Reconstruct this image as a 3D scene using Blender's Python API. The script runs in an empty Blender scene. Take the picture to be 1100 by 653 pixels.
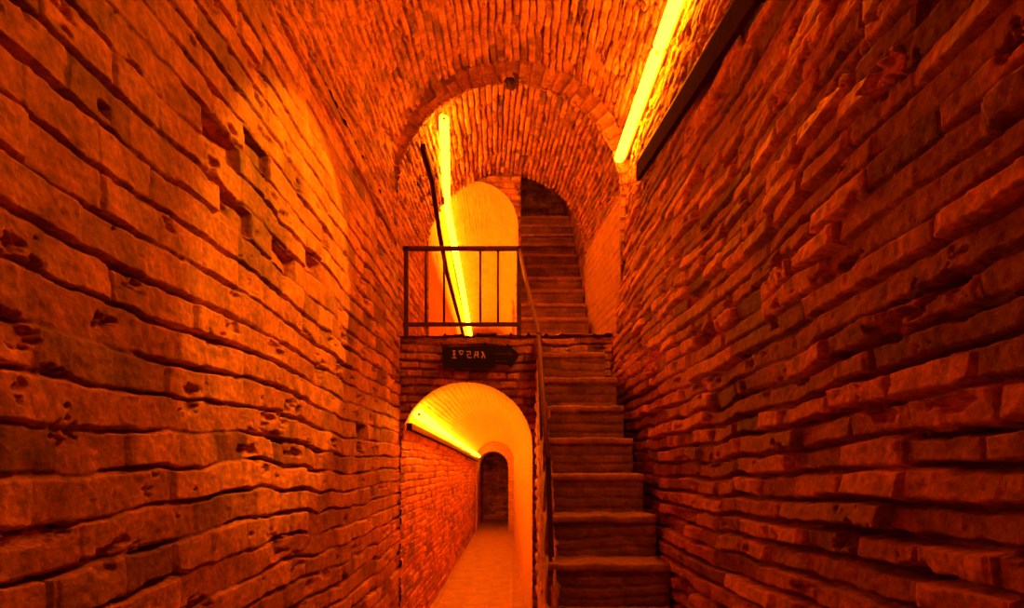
import bpy, math, random
import numpy as np
from mathutils import Vector

# ------------------------------------------------------------------ camera, world, exposure
CH = 1.75                      # camera height above the corridor floor
sc = bpy.context.scene
COL = sc.collection
cam = bpy.data.cameras.new('camera')
cam.sensor_width = 36.0
cam.lens = 36.0 * 600.0 / 1100.0
cam.shift_y = (497.0 - 326.5) / 1100.0
cam.clip_start = 0.02
co = bpy.data.objects.new('camera', cam)
COL.objects.link(co)
co.location = (0, 0, CH)
co.rotation_euler = (math.radians(90), 0, 0)
sc.camera = co

world = bpy.data.worlds.new('world')
sc.world = world
world.use_nodes = True
bg = world.node_tree.nodes['Background']
bg.inputs[0].default_value = (0.05, 0.004, 0.001, 1)
bg.inputs[1].default_value = 0.3

sc.view_settings.view_transform = 'Standard'
sc.view_settings.look = 'None'
sc.view_settings.exposure = 0.0
sc.view_settings.gamma = 1.0
sc.view_settings.use_curve_mapping = False
sc.cycles.max_bounces = 8
sc.cycles.diffuse_bounces = 5

LIGHT = (1.0, 0.235, 0.0024)
S_MAIN, S_UP, S_LOW = 68.0, 52.0, 58.0
S_SPOT = 500.0

# added spotlight beside the right-hand tube, makes the bright patch on the left wall
sp = bpy.data.lights.new('patch_spot', 'SPOT')
sp.color = (1.0, 0.26, 0.0024)
sp.energy = S_SPOT
sp.spot_size = math.radians(33)
sp.spot_blend = 0.2
sp.shadow_soft_size = 0.03
spo = bpy.data.objects.new('patch_spot', sp)
COL.objects.link(spo)
spo.location = (0.90, 3.62, CH + 2.62)
tgt = Vector((-1.0, 2.72, CH + 1.0))
spo.rotation_euler = (tgt - spo.location).to_track_quat('-Z', 'Y').to_euler()

# added fill lights, out of sight: up the stairwell and behind the far doorway
for nm, loc, e in (('stairwell_fill', (.28, 7.0, CH + 3.70), 15.0), ('far_room_fill', (-.75, 15.3, CH - .1), 2.6)):
    pl = bpy.data.lights.new(nm, 'POINT'); pl.color = (1.0, 0.235, 0.0024); pl.energy = e; pl.shadow_soft_size = .08
    po = bpy.data.objects.new(nm, pl); COL.objects.link(po); po.location = loc

# ------------------------------------------------------------------ noise
def _h(ix, iy, seed):
    n = (ix.astype(np.int64) * 374761393 + iy.astype(np.int64) * 668265263 + int(seed) * 974634777) & 0xffffffff
    n = ((n ^ (n >> 13)) * 1274126177) & 0xffffffff
    n = (n ^ (n >> 16)) & 0xffffffff
    n = (n * 2246822519) & 0xffffffff
    return ((n ^ (n >> 15)) & 0xffffff) / float(0xffffff)

def vn(x, y, seed=0):
    ix, iy = np.floor(x), np.floor(y)
    fx, fy = x - ix, y - iy
    fx = fx * fx * (3 - 2 * fx); fy = fy * fy * (3 - 2 * fy)
    a, b = _h(ix, iy, seed), _h(ix + 1, iy, seed)
    c, d = _h(ix, iy + 1, seed), _h(ix + 1, iy + 1, seed)
    return (a * (1 - fx) + b * fx) * (1 - fy) + (c * (1 - fx) + d * fx) * fy

def fbm(x, y, seed=0, o=4):
    s, a, t = 0, 1.0, 0
    for i in range(o):
        s = s + a * vn(x * 2 ** i, y * 2 ** i, seed + 17 * i); t += a; a *= 0.55
    return s / t

def sst(a, b, x):
    t = np.clip((x - a) / (b - a), 0, 1)
    return t * t * (3 - 2 * t)

# ------------------------------------------------------------------ brick relief
def bricks(U, V, seed, bh=0.094, rough=1.0, deep=1.0, wob=1.0, long_=1.0, edge=1.0, vj=.35, closed=0.0, cvar=1.0, pits=1.0, noise=1.0):
    """height (towards the room) and brick colour for courses running along U, stacked along V"""
    Uw = U + 0.012 * (vn(U * 7, V * 7, seed + 5) - .5)
    Vw = V + wob * (0.045 * (vn(U * .9, V * .7, seed + 1) - .5) + 0.022 * (vn(U * 4.5, V * 3, seed + 2) - .5)
                    + 0.008 * (vn(U * 22, V * 16, seed + 3) - .5))
    row = np.floor(Vw / bh); fv = Vw / bh - row
    rh = _h(row, row * 0 + 3, seed)
    L = np.where(rh < .42, .19, np.where(rh < .75, .33, .44)) * long_
    u2 = Uw / L + _h(row, row * 0 + 9, seed) * 7
    u2 = u2 + 0.28 * (vn(u2 * .8, row * 3.7, seed + 8) - .5)
    col = np.floor(u2); fu = u2 - col
    r1, r2, r3, r4 = (_h(row, col, seed + k) for k in (21, 22, 23, 24))
    nj = fbm(U * 2.1, V * 2.6, seed + 31, 3)
    nj2 = fbm(U * 9, V * 9, seed + 33, 3)
    hj = vn(u2 * 1.1, row * 5.3, seed + 35)
    jw = 0.0035 + 0.010 * np.clip(hj * 1.1 + nj * .5 - .35, 0, 1) * deep
    dv = np.minimum(fv, 1 - fv) * bh
    du = np.minimum(fu, 1 - fu) * L
    e = (0.011 + 0.006 * nj2) * edge
    dv = dv + 0.008 * (nj2 - .5); du = du + 0.012 * (nj2 - .5)
    mh = sst(0, 1, (dv - jw * .45) / e)
    vk = vj + (.35 + .65 * vj) * (r4 > .6)
    mv = 1 - (1 - sst(0, 1, (du - 0.0025 - .5 * jw) / e)) * vk
    open_ = np.clip(0.35 + 1.3 * (hj - .25) + .9 * (nj - .5), 0.12, 1.25)
    o2 = np.clip(2.6 * (hj - .42) + 1.6 * (nj - .45), 0.02, 1.35)
    open_ = open_ * (1 - closed) + o2 * closed
    depth = (0.012 * (1 - .75 * closed) + 0.034 * open_ * deep)
    H = -depth * (1 - mh) - 0.6 * depth * (1 - mv) * mh
    face = mh * mv
    H = H + rough * face * ((r1 - .5) * 0.024 + (r2 - .5) * 0.022 * (fv - .5) + (r3 - .5) * .026 * (fu - .5))
    H = H + noise * rough * (0.015 * (nj2 - .5) + .007 * (vn(U * 55, V * 55, seed + 41) - .5))
    H = H + 0.045 * rough * (fbm(U * .8, V * .8, seed + 51, 2) - .5)
    lost = sst(.66, .74, fbm(U * 8, V * 14, seed + 61, 5) + .10 * (nj - .5)) * pits 
    H = H - 0.035 * lost * deep
    gone = (r4 > .985) * face
    H = H - 0.04 * gone * deep
    t = np.clip(.5 + cvar * .75 * (r1 - .5) + .9 * (nj2 - .5) + .5 * (nj - .5), 0, 1)
    c0 = np.array((.35, .098, .06)); c1 = np.array((.76, .30, .18))
    C = c0 + (c1 - c0) * t[..., None]
    soot = .78 + .22 * face      # greyer mortar between the bricks
    dark = 1 - .45 * sst(.6, .85, vn(row * 3.1 + 7, col * 2.3, seed + 71)) 
    C = C * (soot * dark)[..., None]
    return H, C

# ------------------------------------------------------------------ materials
def mat(name, color, rough=.8, metal=0, bump=0, scale=60, attr=False, spec=.3, var=.25, tint=None):
    m = bpy.data.materials.new(name); m.use_nodes = True
    nt = m.node_tree; N = nt.nodes; b = N['Principled BSDF']
    b.inputs['Roughness'].default_value = rough
    b.inputs['Metallic'].default_value = metal
    b.inputs['Specular IOR Level'].default_value = spec
    tc = N.new('ShaderNodeTexCoord')
    no = N.new('ShaderNodeTexNoise'); no.inputs['Scale'].default_value = scale
    no.inputs['Detail'].default_value = 6; no.inputs['Roughness'].default_value = .65
    nt.links.new(tc.outputs['Object'], no.inputs['Vector'])
    mp = N.new('ShaderNodeMapRange')
    mp.inputs['From Min'].default_value = .3; mp.inputs['From Max'].default_value = .7
    mp.inputs['To Min'].default_value = 1 - var; mp.inputs['To Max'].default_value = 1 + var
    nt.links.new(no.outputs['Fac'], mp.inputs['Value'])
    mx = N.new('ShaderNodeMix'); mx.data_type = 'RGBA'; mx.blend_type = 'MULTIPLY'
    mx.inputs['Factor'].default_value = 1
    if attr:
        a = N.new('ShaderNodeAttribute'); a.attribute_name = 'brick_col'
        nt.links.new(a.outputs['Color'], mx.inputs['A'])
    else:
        mx.inputs['A'].default_value = (*color, 1)
    n2 = N.new('ShaderNodeTexNoise'); n2.inputs['Scale'].default_value = scale * .28
    n2.inputs['Detail'].default_value = 4; n2.inputs['Roughness'].default_value = .6
    nt.links.new(tc.outputs['Object'], n2.inputs['Vector'])
    m2 = N.new('ShaderNodeMapRange')
    m2.inputs['From Min'].default_value = .32; m2.inputs['From Max'].default_value = .68
    m2.inputs['To Min'].default_value = 1 - var; m2.inputs['To Max'].default_value = 1 + var * .7
    nt.links.new(n2.outputs['Fac'], m2.inputs['Value'])
    mm = N.new('ShaderNodeMath'); mm.operation = 'MULTIPLY'
    nt.links.new(mp.outputs['Result'], mm.inputs[0]); nt.links.new(m2.outputs['Result'], mm.inputs[1])
    nt.links.new(mm.outputs[0], mx.inputs['B'])
    nt.links.new(mx.outputs['Result'], b.inputs['Base Color'])
    if bump:
        bp = N.new('ShaderNodeBump'); bp.inputs['Strength'].default_value = 1
        bp.inputs['Distance'].default_value = bump
        nt.links.new(no.outputs['Fac'], bp.inputs['Height'])
        nt.links.new(bp.outputs['Normal'], b.inputs['Normal'])
    return m

def glow(name, strength):
    m = bpy.data.materials.new(name); m.use_nodes = True
    nt = m.node_tree; nt.nodes.clear()
    e = nt.nodes.new('ShaderNodeEmission'); o = nt.nodes.new('ShaderNodeOutputMaterial')
    e.inputs[0].default_value = (*LIGHT, 1); e.inputs[1].default_value = strength
    nt.links.new(e.outputs[0], o.inputs[0])
    return m

M_BRICK = mat('old_brick', (1, 1, 1), rough=.66, bump=.006, scale=55, attr=True, spec=.45, var=.38)
M_PLASTER = mat('smoothed_brick', (.64, .31, .16), rough=.8, bump=.002, scale=25, var=.14)
M_FLOOR = mat('paving', (.36, .15, .08), rough=.6, bump=.003, scale=20, var=.2)
M_STEP = mat('step_brick', (.30, .10, .06), rough=.75, bump=.006, scale=30, attr=True, var=.25)
M_RAIL = mat('painted_iron', (.07, .012, .01), rough=.55, bump=.0008, scale=80, spec=.4, var=.3)
M_WOOD = mat('dark_wood', (.045, .006, .005), rough=.95, spec=.04, bump=.002, scale=40, var=.3)
M_CABLE = mat('rusty_pipe', (.17, .035, .025), rough=.5, scale=60, var=.2)
M_SIGN = mat('sign_board', (.010, .005, .006), rough=.75, scale=40, var=.3)
M_LETTER = mat('sign_lettering', (.75, .45, .38), rough=.6, scale=90, var=.2)
M_BACK = mat('lamp_fitting', (.55, .3, .15), rough=.5, scale=40, var=.1)
M_CAP = mat('lamp_cap', (.85, .7, .2), rough=.4, scale=40, var=.1)
M_HOLE = mat('hole_shade', (.06, .015, .01), rough=.9, bump=.01, scale=30)
G_MAIN, G_UP, G_LOW = glow('tube_glow_hall', S_MAIN), glow('tube_glow_upper', S_UP), glow('tube_glow_lower', S_LOW)

# ------------------------------------------------------------------ mesh helpers
def link(name, me, m, parent=None, kind=None, loc=None):
    o = bpy.data.objects.new(name, me); COL.objects.link(o)
    if m: me.materials.append(m)
    if parent: o.parent = parent
    if kind: o['kind'] = kind
    if loc is not None: o.location = loc
    return o

def grid_mesh(name, P, C=None, mask=None, smooth=True):
    n, m = P.shape[:2]
    idx = np.arange(n * m).reshape(n, m)
    q = np.stack([idx[:-1, :-1], idx[1:, :-1], idx[1:, 1:], idx[:-1, 1:]], -1).reshape(-1, 4)
    if mask is not None:
        q = q[mask[:-1, :-1].reshape(-1)]
    me = bpy.data.meshes.new(name)
    me.vertices.add(n * m)
    me.vertices.foreach_set('co', P.reshape(-1).astype(np.float32))
    me.loops.add(q.size)
    me.loops.foreach_set('vertex_index', q.reshape(-1).astype(np.int32))
    me.polygons.add(len(q))
    me.polygons.foreach_set('loop_start', (np.arange(len(q)) * 4).astype(np.int32))
    me.polygons.foreach_set('loop_total', np.full(len(q), 4, np.int32))
    me.update(calc_edges=True)
    if smooth: me.polygons.foreach_set('use_smooth', np.ones(len(q), bool))
    if C is not None:
        a = me.color_attributes.new('brick_col', 'FLOAT_COLOR', 'POINT')
        a.data.foreach_set('color', np.concatenate([C, np.ones(C.shape[:2] + (1,))], -1).reshape(-1).astype(np.float32))
    return me

def surface(name, us, vs, f, m, seed, flip=False, kind='structure', hole=None, tex=None, mod=None, parent=None, smooth=True, **kw):
    """f(U, V) -> X, D(depth), Z(height over the camera); us along the courses, vs across them"""
    U, V = np.meshgrid(us, vs, indexing='ij')
    X, D, Z = f(U, V)
    P = np.stack([X + 0 * U, D + 0 * U, Z + 0 * U + CH], -1)
    gu = np.gradient(P, axis=0); gv = np.gradient(P, axis=1)
    N = np.cross(gu, gv); N /= np.linalg.norm(N, axis=-1, keepdims=True) + 1e-12
    if flip: N = -N
    TU, TV = tex(U, V) if tex else (U, V)
    H, C = bricks(TU, TV, seed, **kw)
    if mod: H, C = mod(U, V, H, C)
    P = P + N * H[..., None]
    me = grid_mesh(name, P, C, None if hole is None else ~hole(X + 0 * U, D + 0 * U, Z + 0 * U), smooth)
    return link(name, me, m, parent, kind)

def dsteps(d0, d1, n):       # depth samples, denser close to the camera
    return 1 / np.linspace(1 / d0, 1 / d1, n)

def tube_mesh(name, pts, r, seg=10, cap=True):
    pts = [Vector(p) for p in pts]
    vs, fs = [], []
    for i, p in enumerate(pts):
        a = pts[max(i - 1, 0)]; b = pts[min(i + 1, len(pts) - 1)]
        t = (b - a).normalized()
        x = t.orthogonal().normalized() if i == 0 else (x - t * x.dot(t)).normalized()
        y = t.cross(x)
        rr = r[i] if isinstance(r, (list, tuple)) else r
        for k in range(seg):
            w = 2 * math.pi * k / seg
            vs.append(p + x * math.cos(w) * rr + y * math.sin(w) * rr)
    for i in range(len(pts) - 1):
        for k in range(seg):
            a, b = i * seg + k, i * seg + (k + 1) % seg
            fs.append((a, b, b + seg, a + seg))
    if cap:
        fs.append(tuple(range(seg))[::-1]); fs.append(tuple(range((len(pts) - 1) * seg, len(pts) * seg)))
    me = bpy.data.meshes.new(name); me.from_pydata([tuple(v) for v in vs], [], fs); me.update()
    for p in me.polygons: p.use_smooth = len(p.vertices) == 4
    return me

def bar_mesh(name, pts, w, h, side, bevel=.003):
    """rectangular bar swept along pts; w measured along 'side', h across it"""
    pts = [Vector(p) for p in pts]; side = Vector(side).normalized()
    vs, fs = [], []
    for i, p in enumerate(pts):
        a = pts[max(i - 1, 0)]; b = pts[min(i + 1, len(pts) - 1)]
        t = (b - a).normalized(); s = (side - t * side.dot(t)).normalized(); u = t.cross(s)
        bv = min(bevel, w * .3, h * .3)
        for sx, sy in ((-w/2+bv, -h/2), (w/2-bv, -h/2), (w/2, -h/2+bv), (w/2, h/2-bv), (w/2-bv, h/2), (-w/2+bv, h/2), (-w/2, h/2-bv), (-w/2, -h/2+bv)):
            vs.append(p + s * sx + u * sy)
    n = 8
    for i in range(len(pts) - 1):
        for k in range(n):
            a, b = i * n + k, i * n + (k + 1) % n
            fs.append((a, b, b + n, a + n))
    fs.append(tuple(range(n))[::-1]); fs.append(tuple(range((len(pts) - 1) * n, len(pts) * n)))
    me = bpy.data.meshes.new(name); me.from_pydata([tuple(v) for v in vs], [], fs); me.update()
    return me

def merge(name, meshes):
    vs, fs = [], []
    for me in meshes:
        o = len(vs)
        vs += [tuple(v.co) for v in me.vertices]; fs += [tuple(o + i for i in p.vertices) for p in me.polygons]
    r = bpy.data.meshes.new(name); r.from_pydata(vs, [], fs); r.update(); return r

def thing(name, label, cat, loc, group=None):
    o = bpy.data.objects.new(name, None); COL.objects.link(o)
    o.location = loc; o.empty_display_size = .1
    o['label'] = label; o['category'] = cat
    if group: o['group'] = group
    return o

def tag(o, label, cat, group=None):
    o['label'] = label; o['category'] = cat
    if group: o['group'] = group
    return o

def W(x, d, z):              # scene point from x, depth, height over the camera
    return Vector((x, d, z + CH))

# ------------------------------------------------------------------ the corridor shell
DE = 5.0                     # depth of the end wall
SEAM = 2.10                  # wall / vault seam over the camera
def xl(z): return -1.0 - .045 * sst(1.0, 2.6, z)
def xr(z, d=4):
    return .885 + .105 * sst(.5, 2.05, z) + .03 * sst(2.0, 2.6, z)

d_near = np.concatenate([np.linspace(-2.5, .7, 60)[:-1], dsteps(.7, 5.02, 640)])
z_wall = np.concatenate([np.linspace(-1.76, -.55, 130)[:-1], np.linspace(-.55, 1.3, 440)[:-1], np.linspace(1.3, SEAM + .01, 170)])

def mod_left(U, V, H, C):
    # deep open joint under the springing of the vault, and a few courses knocked back
    line = 2.06 - .025 * U + .03 * (vn(U * 3, U * 0, 5) - .5)
    w = .018 + .022 * vn(U * 6, U * 0 + 2, 9)
    k = 1 - sst(0, 1, (np.abs(V - line) - w * .5) / .02)
    H = H - .06 * k * (U > 1.5)
    smooth = sst(.52, .7, fbm(U * .9 + 3, V * .9, 77, 2))
    return H * (1 - .45 * smooth), C * (1 + .1 * smooth)[..., None]

surface('wall_left', d_near, z_wall, lambda U, V: (xl(V), U, V), M_BRICK, 11, deep=1.6, mod=mod_left,
        bh=.108, rough=.6, long_=1.15, edge=.42, vj=.12, closed=.85, wob=1.3, cvar=.7, pits=.4, tex=lambda U, V: (U, V + .012 * U))
surface('wall_right', d_near, z_wall, lambda U, V: (xr(V), U, V), M_BRICK, 47, flip=True, bh=.078, rough=1.4, noise=.5, deep=1.75, cvar=1.9,
        wob=1.2, tex=lambda U, V: (U, V + .02 * U), long_=1.25, edge=.62, vj=.2, closed=.3, pits=.5)

# vault: from the left seam over the crown to the right seam
CXV, RXV, ZS, RZV = -.015, 1.035, 2.6, 1.0
def vault_f(U, V):
    a = ZS - SEAM; arc = math.pi * 1.018
    t = np.clip((V - a) / arc, 0, 1) * math.pi
    X = CXV - RXV * np.cos(t); Z = ZS + RZV * np.sin(t)
    zl = SEAM + V; zr = ZS - (V - a - arc)
    X = np.where(V < a, -1.045 + (xl(np.minimum(zl, ZS)) + 1.045), np.where(V > a + arc, xr(np.maximum(zr, SEAM - .1)), X))
    Z = np.where(V < a, zl, np.where(V > a + arc, zr, Z))
    return X, U, Z
VL = 2 * (ZS - SEAM) + math.pi * 1.018
d_v = np.concatenate([np.linspace(-2.5, 1.9, 60)[:-1], dsteps(1.9, 5.02, 430)])
surface('ceiling', d_v, np.linspace(0, VL, 760), vault_f, M_BRICK, 83, bh=.066, rough=.9, deep=.8, wob=1.1, long_=.5, edge=.7, vj=.5, closed=.6, cvar=.8)

# the floor of corridor and lower tunnel
surface('floor', np.concatenate([np.linspace(-2.5, 6, 60)[:-1], np.linspace(6, 17.5, 240)]), np.linspace(-1.15, 1.1, 120),
        lambda U, V: (V, U, -1.75 + 0 * U), M_FLOOR, 5, bh=.3, rough=.25, deep=.12, wob=.2, flip=False)
surface('wall_back', np.linspace(-1.15, 1.1, 40), np.linspace(-1.76, 3.7, 80), lambda U, V: (U, -2.5 + 0 * U, V), M_BRICK, 6, flip=True)

# ------------------------------------------------------------------ end wall under the landing, with the lower arch
LAND = 1.135
LC, LR, LS = -.407, .59, .13         # lower arch: centre, radius, springing
def low_hole(X, D, Z):
    e = .004 * np.sin(Z * 40) 
    return ((Z < LS) & (X < LC + LR + e)) | ((Z >= LS) & ((X - LC) ** 2 + (Z - LS) ** 2 < LR ** 2))
surface('wall_end', np.linspace(-1.09, 1.05, 430), np.linspace(-1.76, LAND, 560), lambda U, V: (U, DE + 0 * U, V), M_BRICK, 19,
        bh=.075, rough=.8, deep=.55, hole=low_hole, long_=.8, mod=lambda U, V, H, C: (H, C * .8))

# ring of the upper arch
RC, RR, RS = -.03, 1.0, 2.39
def ring_f(U, V):
    leg = RS - LAND; arc = math.pi * RR
    t = np.clip((U - leg) / arc, 0, 1) * math.pi
    R = RR + V + .012 * (vn(U * 9, V * 0, 3) - .5)
    X = RC - R * np.cos(t); Z = RS + R * np.sin(t)
    Z = np.where(U < leg, LAND + U, np.where(U > leg + arc, RS - (U - leg - arc), Z))
    return X, DE + .004 + 0 * U, Z
RL = 2 * (RS - LAND) + math.pi * RR
def mod_ring(U, V, H, C):
    m = RL / 2
    k = (1 - sst(.03, .07, np.abs(U - m - .01 + .4 * V))) * (1 - sst(.05, .1, V))
    return H - .09 * k, C * (.8 + 0 * k)[..., None]  # ring brick evenly darkened, the arch face's shade put into its colour
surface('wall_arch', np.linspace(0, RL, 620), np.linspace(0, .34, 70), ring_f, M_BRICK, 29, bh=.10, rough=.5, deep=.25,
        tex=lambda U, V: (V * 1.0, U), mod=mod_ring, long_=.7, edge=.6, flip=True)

# ------------------------------------------------------------------ landing chamber behind the end wall
DB = 6.4
def cham(U):                 # centre, radius, spring at depth
    t = np.clip((U - DE) / (DB - DE), 0, 1)
    return -.03 - .04 * t, 1.0 - .09 * t, RS + 0 * t
def cham_vault(U, V):
    c, r, s = cham(U); t = V / 1.0
    return c - r * np.cos(t), U, s + r * np.sin(t)
du = np.linspace(DE - .01, DB + .02, 260)
surface('ceiling_landing', du, np.linspace(0, math.pi, 520), cham_vault, M_BRICK, 31, bh=.056, rough=.8, deep=.6, wob=.9, long_=.5, edge=.7, vj=.5, closed=.5)
def cw(sgn):
    def f(U, V):
        c, r, s = cham(U); return c + sgn * r, U, V
    return f
surface('wall_landing_left', du, np.linspace(LAND - .05, RS + .005, 230), cw(-1), M_BRICK, 37, rough=.6, deep=.4, edge=.6, closed=.4, bh=.08)
surface('wall_landing_right', du, np.linspace(LAND - .05, RS + .005, 230), cw(1), M_PLASTER, 38, rough=.25, deep=.12, closed=.8, edge=.6, bh=.08, flip=True)
surface('floor_landing', np.linspace(DE - .02, DB + .02, 80), np.linspace(-1.09, 1.05, 110), lambda U, V: (V, U, LAND + 0 * U), M_FLOOR, 39,
        rough=.5, deep=.4, bh=.15)

# back wall with the mouth of the upper passage
UC, UR, US = -.445, .515, 2.705
DP = 6.4
up_hole = lambda X, D, Z: ((Z < US) & (np.abs(X - UC) < UR)) | ((Z >= US) & ((X - UC) ** 2 + (Z - US) ** 2 < UR ** 2))
surface('wall_landing_back', np.linspace(-1.04, .10, 260), np.linspace(LAND - .05, 3.42, 440), lambda U, V: (U, DP + 0 * U, V), M_BRICK, 41,
        rough=.6, deep=.5, bh=.07, hole=up_hole, long_=.7)

# a vaulted passage: centre, radius, spring given per depth
def passage(tag_, d0, d1, prof, zfloor, mats, seed, n=200, nv=220, rough=.4, deep=.3, side_rough=None, bh=.07):
    us = np.linspace(d0, d1, n)
    def fv(U, V):
        c, r, s = prof(U); return c - r * np.cos(V), U, s + r * np.sin(V)
    surface('ceiling_' + tag_, us, np.linspace(0, math.pi, nv), fv, mats[0], seed, rough=rough, deep=deep, bh=bh, long_=.7, closed=.9, edge=.6)
    for sg, nm, m_, k in ((-1, '_left', mats[1], 0), (1, '_right', mats[2], 1)):
        def fw(U, V, sg=sg):
            c, r, s = prof(U); return c + sg * r, U, zfloor(U) + (s - zfloor(U)) * V
        rg = (side_rough or (rough, rough))[k]
        surface('wall_' + tag_ + nm, us, np.linspace(0, 1, nv), fw, m_, seed + 1 + k, rough=rg, deep=rg * .8, bh=bh, closed=.6 if rg > .3 else .9, edge=.6, flip=sg > 0,
                tex=lambda U, V: (U, V * 2.0), long_=.8)

def up_prof(U):
    t = np.clip((U - DP) / (13.5 - DP), 0, 1)
    return UC - .06 * t, UR + 0 * t, US - .50 * t
passage('upper_passage', DP - .01, 14.5, up_prof, lambda U: LAND - .52 * (U - DP) / 7.0, (M_PLASTER, M_PLASTER, M_PLASTER), 51, rough=.12, deep=.04)
surface('wall_upper_passage_end', np.linspace(-1.1, .2, 60), np.linspace(.4, 3.0, 80), lambda U, V: (U, 14.5 + 0 * U, V), M_BRICK, 55)
surface('floor_upper_passage', np.linspace(DP, 14.5, 80), np.linspace(-1.1, .15, 60), lambda U, V: (V, U, LAND - .002 - .52 * (U - DP) / 7.0), M_FLOOR, 56,
        rough=.3, deep=.2)

DF = 14.4                    # far doorway of the lower tunnel
def low_prof(U):
    t = np.clip((U - DE) / (DF - DE), 0, 1)
    return LC - .04 * t, LR - .10 * t, LS - .08 * t
passage('tunnel', DE - .012, DF + .02, low_prof, lambda U: -1.76 + 0 * U, (M_PLASTER, M_BRICK, M_PLASTER), 61, n=420, nv=260, rough=.1, deep=.03,
        side_rough=(.5, .1), bh=.08)
surface('wall_tunnel_left_upper', np.linspace(DE - .012, DF, 420), np.linspace(-.06, .36, 60),
        lambda U, V: (low_prof(U)[0] - (low_prof(U)[1] - .012) * np.cos(V), U, low_prof(U)[2] + low_prof(U)[1] * np.sin(V)),
        M_BRICK, 62, rough=.5, deep=.4, bh=.08, closed=.6, edge=.6, tex=lambda U, V: (U, V * .58), long_=.8)
FC, FR, FS = -.50, .40, -.11
far_hole = lambda X, D, Z: ((Z < FS) & (np.abs(X - FC) < FR)) | ((Z >= FS) & ((X - FC) ** 2 + (Z - FS) ** 2 < FR ** 2))
surface('wall_tunnel_end', np.linspace(-1.05, .2, 200), np.linspace(-1.76, .7, 300), lambda U, V: (U, DF + 0 * U, V), M_PLASTER, 65,
        rough=.3, deep=.3, hole=far_hole)
def far_prof(U): return FC + 0 * U, FR + 0 * U, FS + 0 * U
passage('far_room', DF - .005, 17.3, far_prof, lambda U: -1.76 + 0 * U, (M_BRICK,) * 3, 71, n=60, nv=80)
surface('wall_far_room_end', np.linspace(-1.0, 0, 60), np.linspace(-1.76, .35, 80), lambda U, V: (U, 17.3 + 0 * U, V), M_BRICK, 75)

# stairwell going up behind the landing
SX0, SX1 = .085, .84
DW = 9.2
def sw_ceil(U, V):           # right half of the chamber vault carried on up the slope
    c, r, s = -.07, .91, RS
    rise = .95 * np.clip(U - DB, 0, None)
    return c + r * np.cos(V), U, s + r * np.sin(V) + rise
surface('ceiling_stairwell', np.linspace(DB, DW, 90), np.linspace(0, 1.42, 150), sw_ceil, M_BRICK, 81, rough=.6, deep=.5, bh=.07, flip=True)
for sg, nm, X0 in ((-1, 'left', SX0), (1, 'right', SX1)):
    surface('wall_stairwell_' + nm, np.linspace(DB - .005, DW, 150), np.linspace(LAND - .05, 6.0, 240),
            lambda U, V, X0=X0: (X0 + 0 * U, U, V), M_BRICK, 84 + sg, rough=.6, deep=.5, bh=.08, flip=sg > 0)
surface('wall_stairwell_end', np.linspace(0.0, .95, 70), np.linspace(LAND, 6.2, 200), lambda U, V: (U, DW + 0 * U, V), M_BRICK, 89, rough=.8)

# ------------------------------------------------------------------ staircases
def block(name, x0, x1, d0, d1, z0, z1, seed, parent, nose=.012, m=M_STEP):
    """one worn brick step: closed sheet over riser, rounded nosing and tread, with ends"""
    nx = max(10, int((x1 - x0) / .009))
    prof = []
    for z in np.linspace(z0, z1 - .045, 22): prof.append((d0, z, 0))
    for d_, z_ in ((d0 - nose * .8, z1 - .042), (d0 - nose, z1 - .034), (d0 - nose, z1 - .012), (d0 - nose * .6, z1 - .003), (d0, z1)): prof.append((d_, z_, 1))
    for d in np.linspace(d0 + .012, d1, 22): prof.append((d, z1, 2))
    prof = np.array(prof); n = len(prof)
    xs = np.linspace(x0, x1, nx)
    X, K = np.meshgrid(xs, np.arange(n), indexing='ij')
    D = prof[K, 0]; Z = prof[K, 1]; T = prof[K, 2]
    run = np.concatenate([[0], np.cumsum(np.hypot(np.diff(prof[:, 0]), np.diff(prof[:, 1])))])[K]
    H, C = bricks(X, run, seed, bh=.062, rough=.2, deep=.05, long_=.8, closed=.6, edge=.6)
    worn = .012 * (vn(X * 9, K * 0 + seed, seed) - .5) + .006 * (vn(X * 40, K * .3, seed) - .5)
    D = D - np.where(T == 0, H, 0) + np.where(T == 1, worn * .6, 0)
    Z = Z + np.where(T == 2, H * .3, 0) + np.where(T >= 1, worn, 0)
    # ends
    lo = np.stack([X[0] , D[0] * 0 + d1, np.minimum(Z[0], z0)], -1)
    P = np.stack([X, D, Z + CH], -1)
    e0 = P[0].copy(); e0[:, 1] = d1; e0[:, 2] = z0 + CH
    e1 = P[-1].copy(); e1[:, 1] = d1; e1[:, 2] = z0 + CH
    P = np.concatenate([e0[None], P, e1[None]], 0)
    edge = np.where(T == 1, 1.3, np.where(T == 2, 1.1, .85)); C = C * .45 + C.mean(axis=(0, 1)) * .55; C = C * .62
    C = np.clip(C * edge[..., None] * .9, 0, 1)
    C = np.concatenate([C[:1], C, C[-1:]], 0)
    return link(name, grid_mesh(name, P, C), m, parent)

st = thing('staircase', 'worn dark brick staircase climbing along the right wall to the landing', 'staircase', (0, 0, 0))
T = .24
XR = [.87, .855, .835, .82, .805, .80, .75, .80]
for k in range(-5, 7):
    d0 = 3.07 + T * k; zt = -.55 + T * k
    x1 = XR[max(k, 0)] if k >= 0 else .87
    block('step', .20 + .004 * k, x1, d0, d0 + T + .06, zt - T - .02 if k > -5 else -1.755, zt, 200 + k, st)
# brick flank under the flight, seen from the tunnel side
def flank(U, V):
    top = np.clip(U - 3.62 - .02, -1.7, 1.13)
    return .215 + 0 * U, U, -1.755 + (top + 1.755) * V
surface('flank', np.linspace(2.0, DE, 260), np.linspace(0, 1, 200), flank, M_STEP, 95, kind=None, parent=st, bh=.08, rough=.8, deep=.6,
        tex=lambda U, V: (U, V * 2.4), flip=True)

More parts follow.
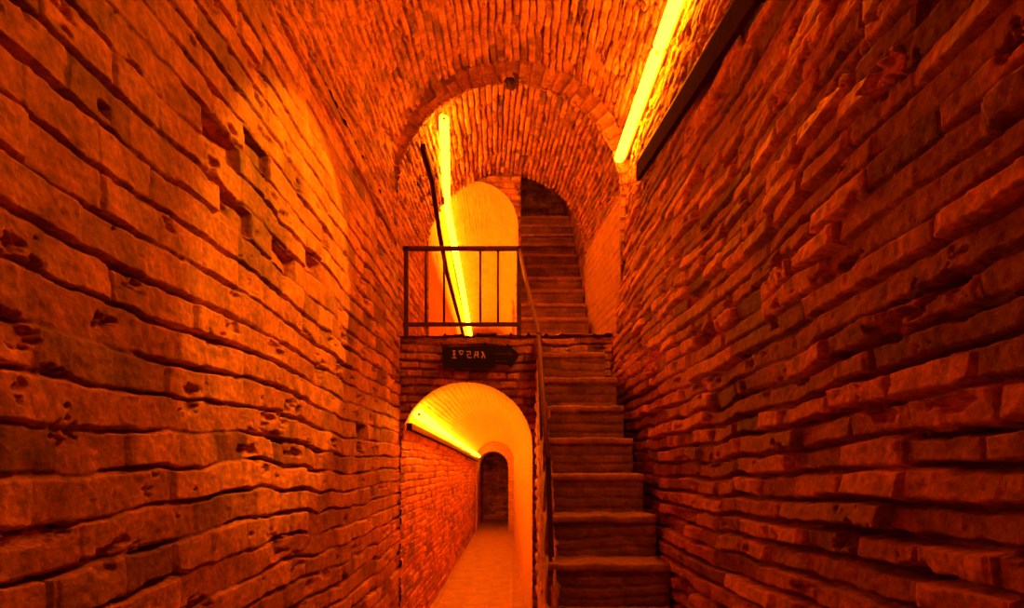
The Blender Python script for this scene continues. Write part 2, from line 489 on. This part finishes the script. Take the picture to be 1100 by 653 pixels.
su = thing('staircase', 'dim steep staircase rising from the landing into the dark stairwell', 'staircase', (0, 0, 0))
for j in range(1, 12):
    d0 = 5.62 + .22 * j; zt = LAND + .22 * j
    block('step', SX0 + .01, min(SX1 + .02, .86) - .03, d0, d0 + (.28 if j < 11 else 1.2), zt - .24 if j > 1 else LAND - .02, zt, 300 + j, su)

# ------------------------------------------------------------------ tube lamps
def lamp(label, p0, p1, r, gl, out, group, back=True, w=.05):
    p0, p1 = Vector(p0), Vector(p1); mid = (p0 + p1) / 2
    t = (p1 - p0).normalized(); out = Vector(out); out = (out - t * out.dot(t)).normalized()
    o = thing('tube_lamp', label, 'lamp', mid, group)
    a, b = p0 - mid, p1 - mid
    link('tube', tube_mesh('tube', [a + t * .012, a + t * .02, b - t * .02, b - t * .012], [r * .8, r, r, r * .8], 16), gl, o)
    for e, s in ((a, 1), (b, -1)):
        link('end_cap', tube_mesh('end_cap', [e, e + t * s * .014], r * .32, 12), M_CAP, o)
    if back:
        off = out * (r + .012)
        link('batten', bar_mesh('batten', [a + off, b + off], .016, w, out), M_BACK, o)
        for f in (.12, .88):
            q = a.lerp(b, f)
            link('clip', bar_mesh('clip', [q + out * (r * .7), q + out * (r + .02)], .014, .02, t), M_CAP, o)
    return o

GR = 'tube lamps over the right wall'
# hall lamps, along the springing of the vault over the right wall
lamp('nearly whole yellow tube lamp over the right wall, ending at the big arch', W(.95, 4.97, 2.70), W(.955, 3.67, 2.70), .041, G_MAIN, (1, 0, .25), GR)
lamp('yellow tube lamp over the right wall, cut off by the top of the picture', W(.955, 3.63, 2.70), W(.965, 2.33, 2.70), .041, G_MAIN, (1, 0, .25), GR)

lamp('yellow tube lamp over the right wall, out of the picture above the viewer', W(.965, 2.29, 2.70), W(.97, .99, 2.70), .041, G_MAIN, (1, 0, .25), GR)  # unseen tube carrying the row on, added to light the nearest brickwork

def px(x, y, z):             # point on the ray of a picture position at height z over the camera
    d = 600.0 * z / (497.0 - y)
    return W((x - 550.0) * d / 600.0, d, z)
up = [px(477, 126, 3.07), px(478, 161, 3.07), px(479.5, 221, 3.0), px(485.5, 251, 2.95), px(497, 312, 2.77), px(505, 360, 2.62)]
names = ['top short piece of the yellow tube row by the big arch left rim',
         'second yellow tube from the top of the upper row, hung before the landing chamber',
         'short yellow tube where the upper row bends, above the railing',
         'yellow tube of the upper row passing behind the top rail of the railing',
         'lowest yellow tube of the upper row, ending at the landing edge']
for i in range(5):
    a, b = up[i], up[i + 1]; t = (b - a).normalized()
    lamp(names[i], a + t * .015, b - t * .015, .044, G_UP, (-.6, 0, .8), 'tube lamps of the upper row', w=.04)

lo = [W(-.845, 5.06, .44), W(-.86, 6.3, .40), W(-.855, 7.7, .355), W(-.85, 9.2, .31), W(-.85, 10.9, .26), W(-.85, 12.6, .22), W(-.84, 14.25, .17)]
names = ['nearest and widest yellow tube in the lower tunnel, just inside the arch',
         'second yellow tube from the mouth of the lower tunnel',
         'third yellow tube from the mouth of the lower tunnel',
         'fourth yellow tube from the mouth of the lower tunnel',
         'second farthest yellow tube in the lower tunnel',
         'farthest yellow tube in the lower tunnel, ending at the small doorway']
for i in range(6):
    a, b = lo[i], lo[i + 1]; t = (b - a).normalized()
    lamp(names[i], a + t * .02, b - t * .02, .052 if i == 0 else .044 if i == 1 else .034, G_LOW, (-1, 0, .5), 'tube lamps of the lower tunnel', w=.05)

# ------------------------------------------------------------------ cable ducts and pipes
dr = thing('cable_duct', 'dark wooden cable duct slanting along the top of the right wall', 'cable duct', W(.95, 3.2, 2.0))
def rel(o, *p): return [Vector(q) - o.location for q in p]
P0, P1 = W(.962, 1.5, 1.75), W(.978, 4.32, 2.25)
link('trunking', bar_mesh('trunking', rel(dr, P0, P1), .034, .13, (1, 0, 0)), M_WOOD, dr)
c_ = link('cable', tube_mesh('cable', rel(dr, P0 + Vector((.0, 0, .095)), P1 + Vector((.0, 0, .08))), .010, 8), M_CABLE, dr)
link('cable', tube_mesh('cable', rel(dr, P0 + Vector((.0, 0, .068)), P1 + Vector((.0, 0, .062))), .006, 8), M_WOOD, dr)

cu = tag(link('cable_duct', bar_mesh('cable_duct', [px(454, 158, 2.80), px(464, 192, 2.79), px(472, 250, 2.68), px(480, 292, 2.58), px(498, 361, 2.42)],
                                     .045, .06, (1, 0, 0)), M_WOOD),
         'thin dark cable duct running left of the upper tube row', 'cable duct')
cl = tag(link('cable_duct', bar_mesh('cable_duct', [W(-.93, 5.05, .33), W(-.915, 8, .26), W(-.885, 14.3, .06)], .05, .06, (1, 0, 0)), M_WOOD),
         'dark cable duct below the tubes on the left wall of the lower tunnel', 'cable duct')

# ------------------------------------------------------------------ railing on the landing edge
rl = thing('railing', 'dark painted iron railing along the landing edge above the lower arch', 'railing', W(-.44, DE + .03, LAND))
def RX(p): return (p - 550) * (DE + .03) / 600
def RZ(p): return (497 - p) * (DE + .03) / 600
def rb(name, a, b, r=.016, w=None, h=None):
    A, B = W(RX(a[0]), DE + .03, RZ(a[1])), W(RX(b[0]), DE + .03, RZ(b[1]))
    me = tube_mesh(name, rel(rl, A, B), r, 10) if w is None else bar_mesh(name, rel(rl, A, B), w, h, (0, 1, 0))
    return link(name, me, M_RAIL, rl)
rb('top_rail', (433, 267), (559, 267), w=.04, h=.036)
rb('bottom_rail', (433, 348.5), (559, 348.5), w=.035, h=.034)
for x in (436.5, 557.5):
    rb('post', (x, 265), (x, 363), w=.04, h=.04)
for x in (457.5, 477, 516, 535):
    rb('baluster', (x, 268), (x, 348), r=.0105)

hr = thing('handrail', 'thin reddish iron handrail sloping down the left side of the brick staircase', 'handrail', W(.2, 4.0, .4))
pts = [W(.065, DE + .03, 1.925), W(.12, 4.55, 1.46), W(.188, 4.05, .965), W(.195, 3.6, .50), W(.20, 3.1, .02)]
link('rail', tube_mesh('rail', rel(hr, *pts), .015, 10), M_CABLE, hr)
for X, d, z in ((.193, 4.0, .93), (.20, 3.13, .03)):
    k = math.floor((d - 3.07) / T); zb = -.55 + T * k
    link('post', bar_mesh('post', rel(hr, W(X + .022, d, zb - .01), W(X, d, z)), .03, .03, (0, 1, 0)), M_RAIL, hr)

# ------------------------------------------------------------------ arrow shaped sign over the lower arch
sg_ = thing('arrow_sign', 'black arrow-shaped sign with small pale lettering above the lower arch', 'sign', W(-.35, DE - .05, .95))
DS = DE - .075
def S(x, y, dd=0): return Vector(((x - 550) * DS / 600, DS + dd, (497 - y) * DS / 600 + CH)) - sg_.location
out = [(475, 373), (529, 371.5), (543, 373), (545, 369), (558, 381), (548, 395.5), (544, 387), (531, 386.5), (528, 395.5), (476, 395.5)]
vs = [S(x, y, -.014) for x, y in out] + [S(x, y, .014) for x, y in out]
n = len(out)
fs = [tuple(range(n)), tuple(range(2 * n - 1, n - 1, -1))] + [(i, i + n, (i + 1) % n + n, (i + 1) % n) for i in range(n)]
me = bpy.data.meshes.new('board'); me.from_pydata([tuple(v) for v in vs], [], fs); me.update()
link('board', me, M_SIGN, sg_)
def strokes(name, lines, m, r=.0058):
    ms = []
    for ln in lines:
        ms.append(tube_mesh('s', [S(x, y, -.017) for x, y in ln], r, 6))
    return link(name, merge(name, ms), m, sg_)
for glyph in (
    [[(486.3, 377.4), (489.5, 377.4)], [(487.9, 377.4), (488.2, 384.5)], [(485.8, 384.8), (490.4, 384.8)], [(486.6, 381), (489.6, 380.8)]],
    [[(493.2, 377.3), (497.8, 377.6), (496.6, 380.8), (494.4, 380.4), (493.2, 377.3)], [(495.6, 380.8), (495.2, 382)]],
    [[(501.2, 378), (505.4, 378), (505.4, 380.8), (502, 381.2), (502.6, 384.4), (506.6, 384.6)]],
    [[(509.6, 385), (511, 378), (513.4, 378), (513.6, 384.8)], [(510.3, 381.8), (513.5, 381.8)]],
    [[(517.6, 385), (519.2, 380.5)], [(517.8, 378), (519.6, 381), (521.2, 385)]],
    ):
    strokes('letter', glyph, M_LETTER)
strokes('arrow_mark', [[(531, 380.5), (549, 380.8)], [(546, 378.4), (550.5, 380.8), (546.5, 383.6)]], M_CABLE, .003)
for x in (483, 524):
    a = S(x, 378, .012); b = S(x, 378, .1)
    link('bracket', bar_mesh('bracket', [a, b], .02, .02, (1, 0, 0)), M_SIGN, sg_)

# ------------------------------------------------------------------ dark chunk added as the shade of a hole in the big arch crown
def chunk():
    rnd = random.Random(4); vs = []
    prof = [(-.10, .03), (-.06, .055), (0, .06), (.05, .05), (.075, .02), (.03, -.05), (.005, -.075), (-.02, -.045), (-.06, -.01)]
    for dd in (-.035, .0, .05):
        for x, z in prof:
            k = .85 if dd != 0 else 1
            vs.append((x * k + rnd.uniform(-.004, .004), dd, z * k + rnd.uniform(-.004, .004)))
    n = len(prof); fs = [tuple(range(n)), tuple(range(3 * n - 1, 2 * n - 1, -1))]
    for l in range(2):
        for i in range(n):
            j = (i + 1) % n; fs.append((l * n + i, l * n + i + n, l * n + j + n, l * n + j))
    me = bpy.data.meshes.new('hole_shade_chunk'); me.from_pydata(vs, [], fs); me.update()
    return me
tag(link('hole_shade_chunk', chunk(), M_HOLE, loc=W(-.005, DE + .0, 3.42)), 'dark broken chunk standing in for the shade of a hole in the crown of the big arch', 'brick')
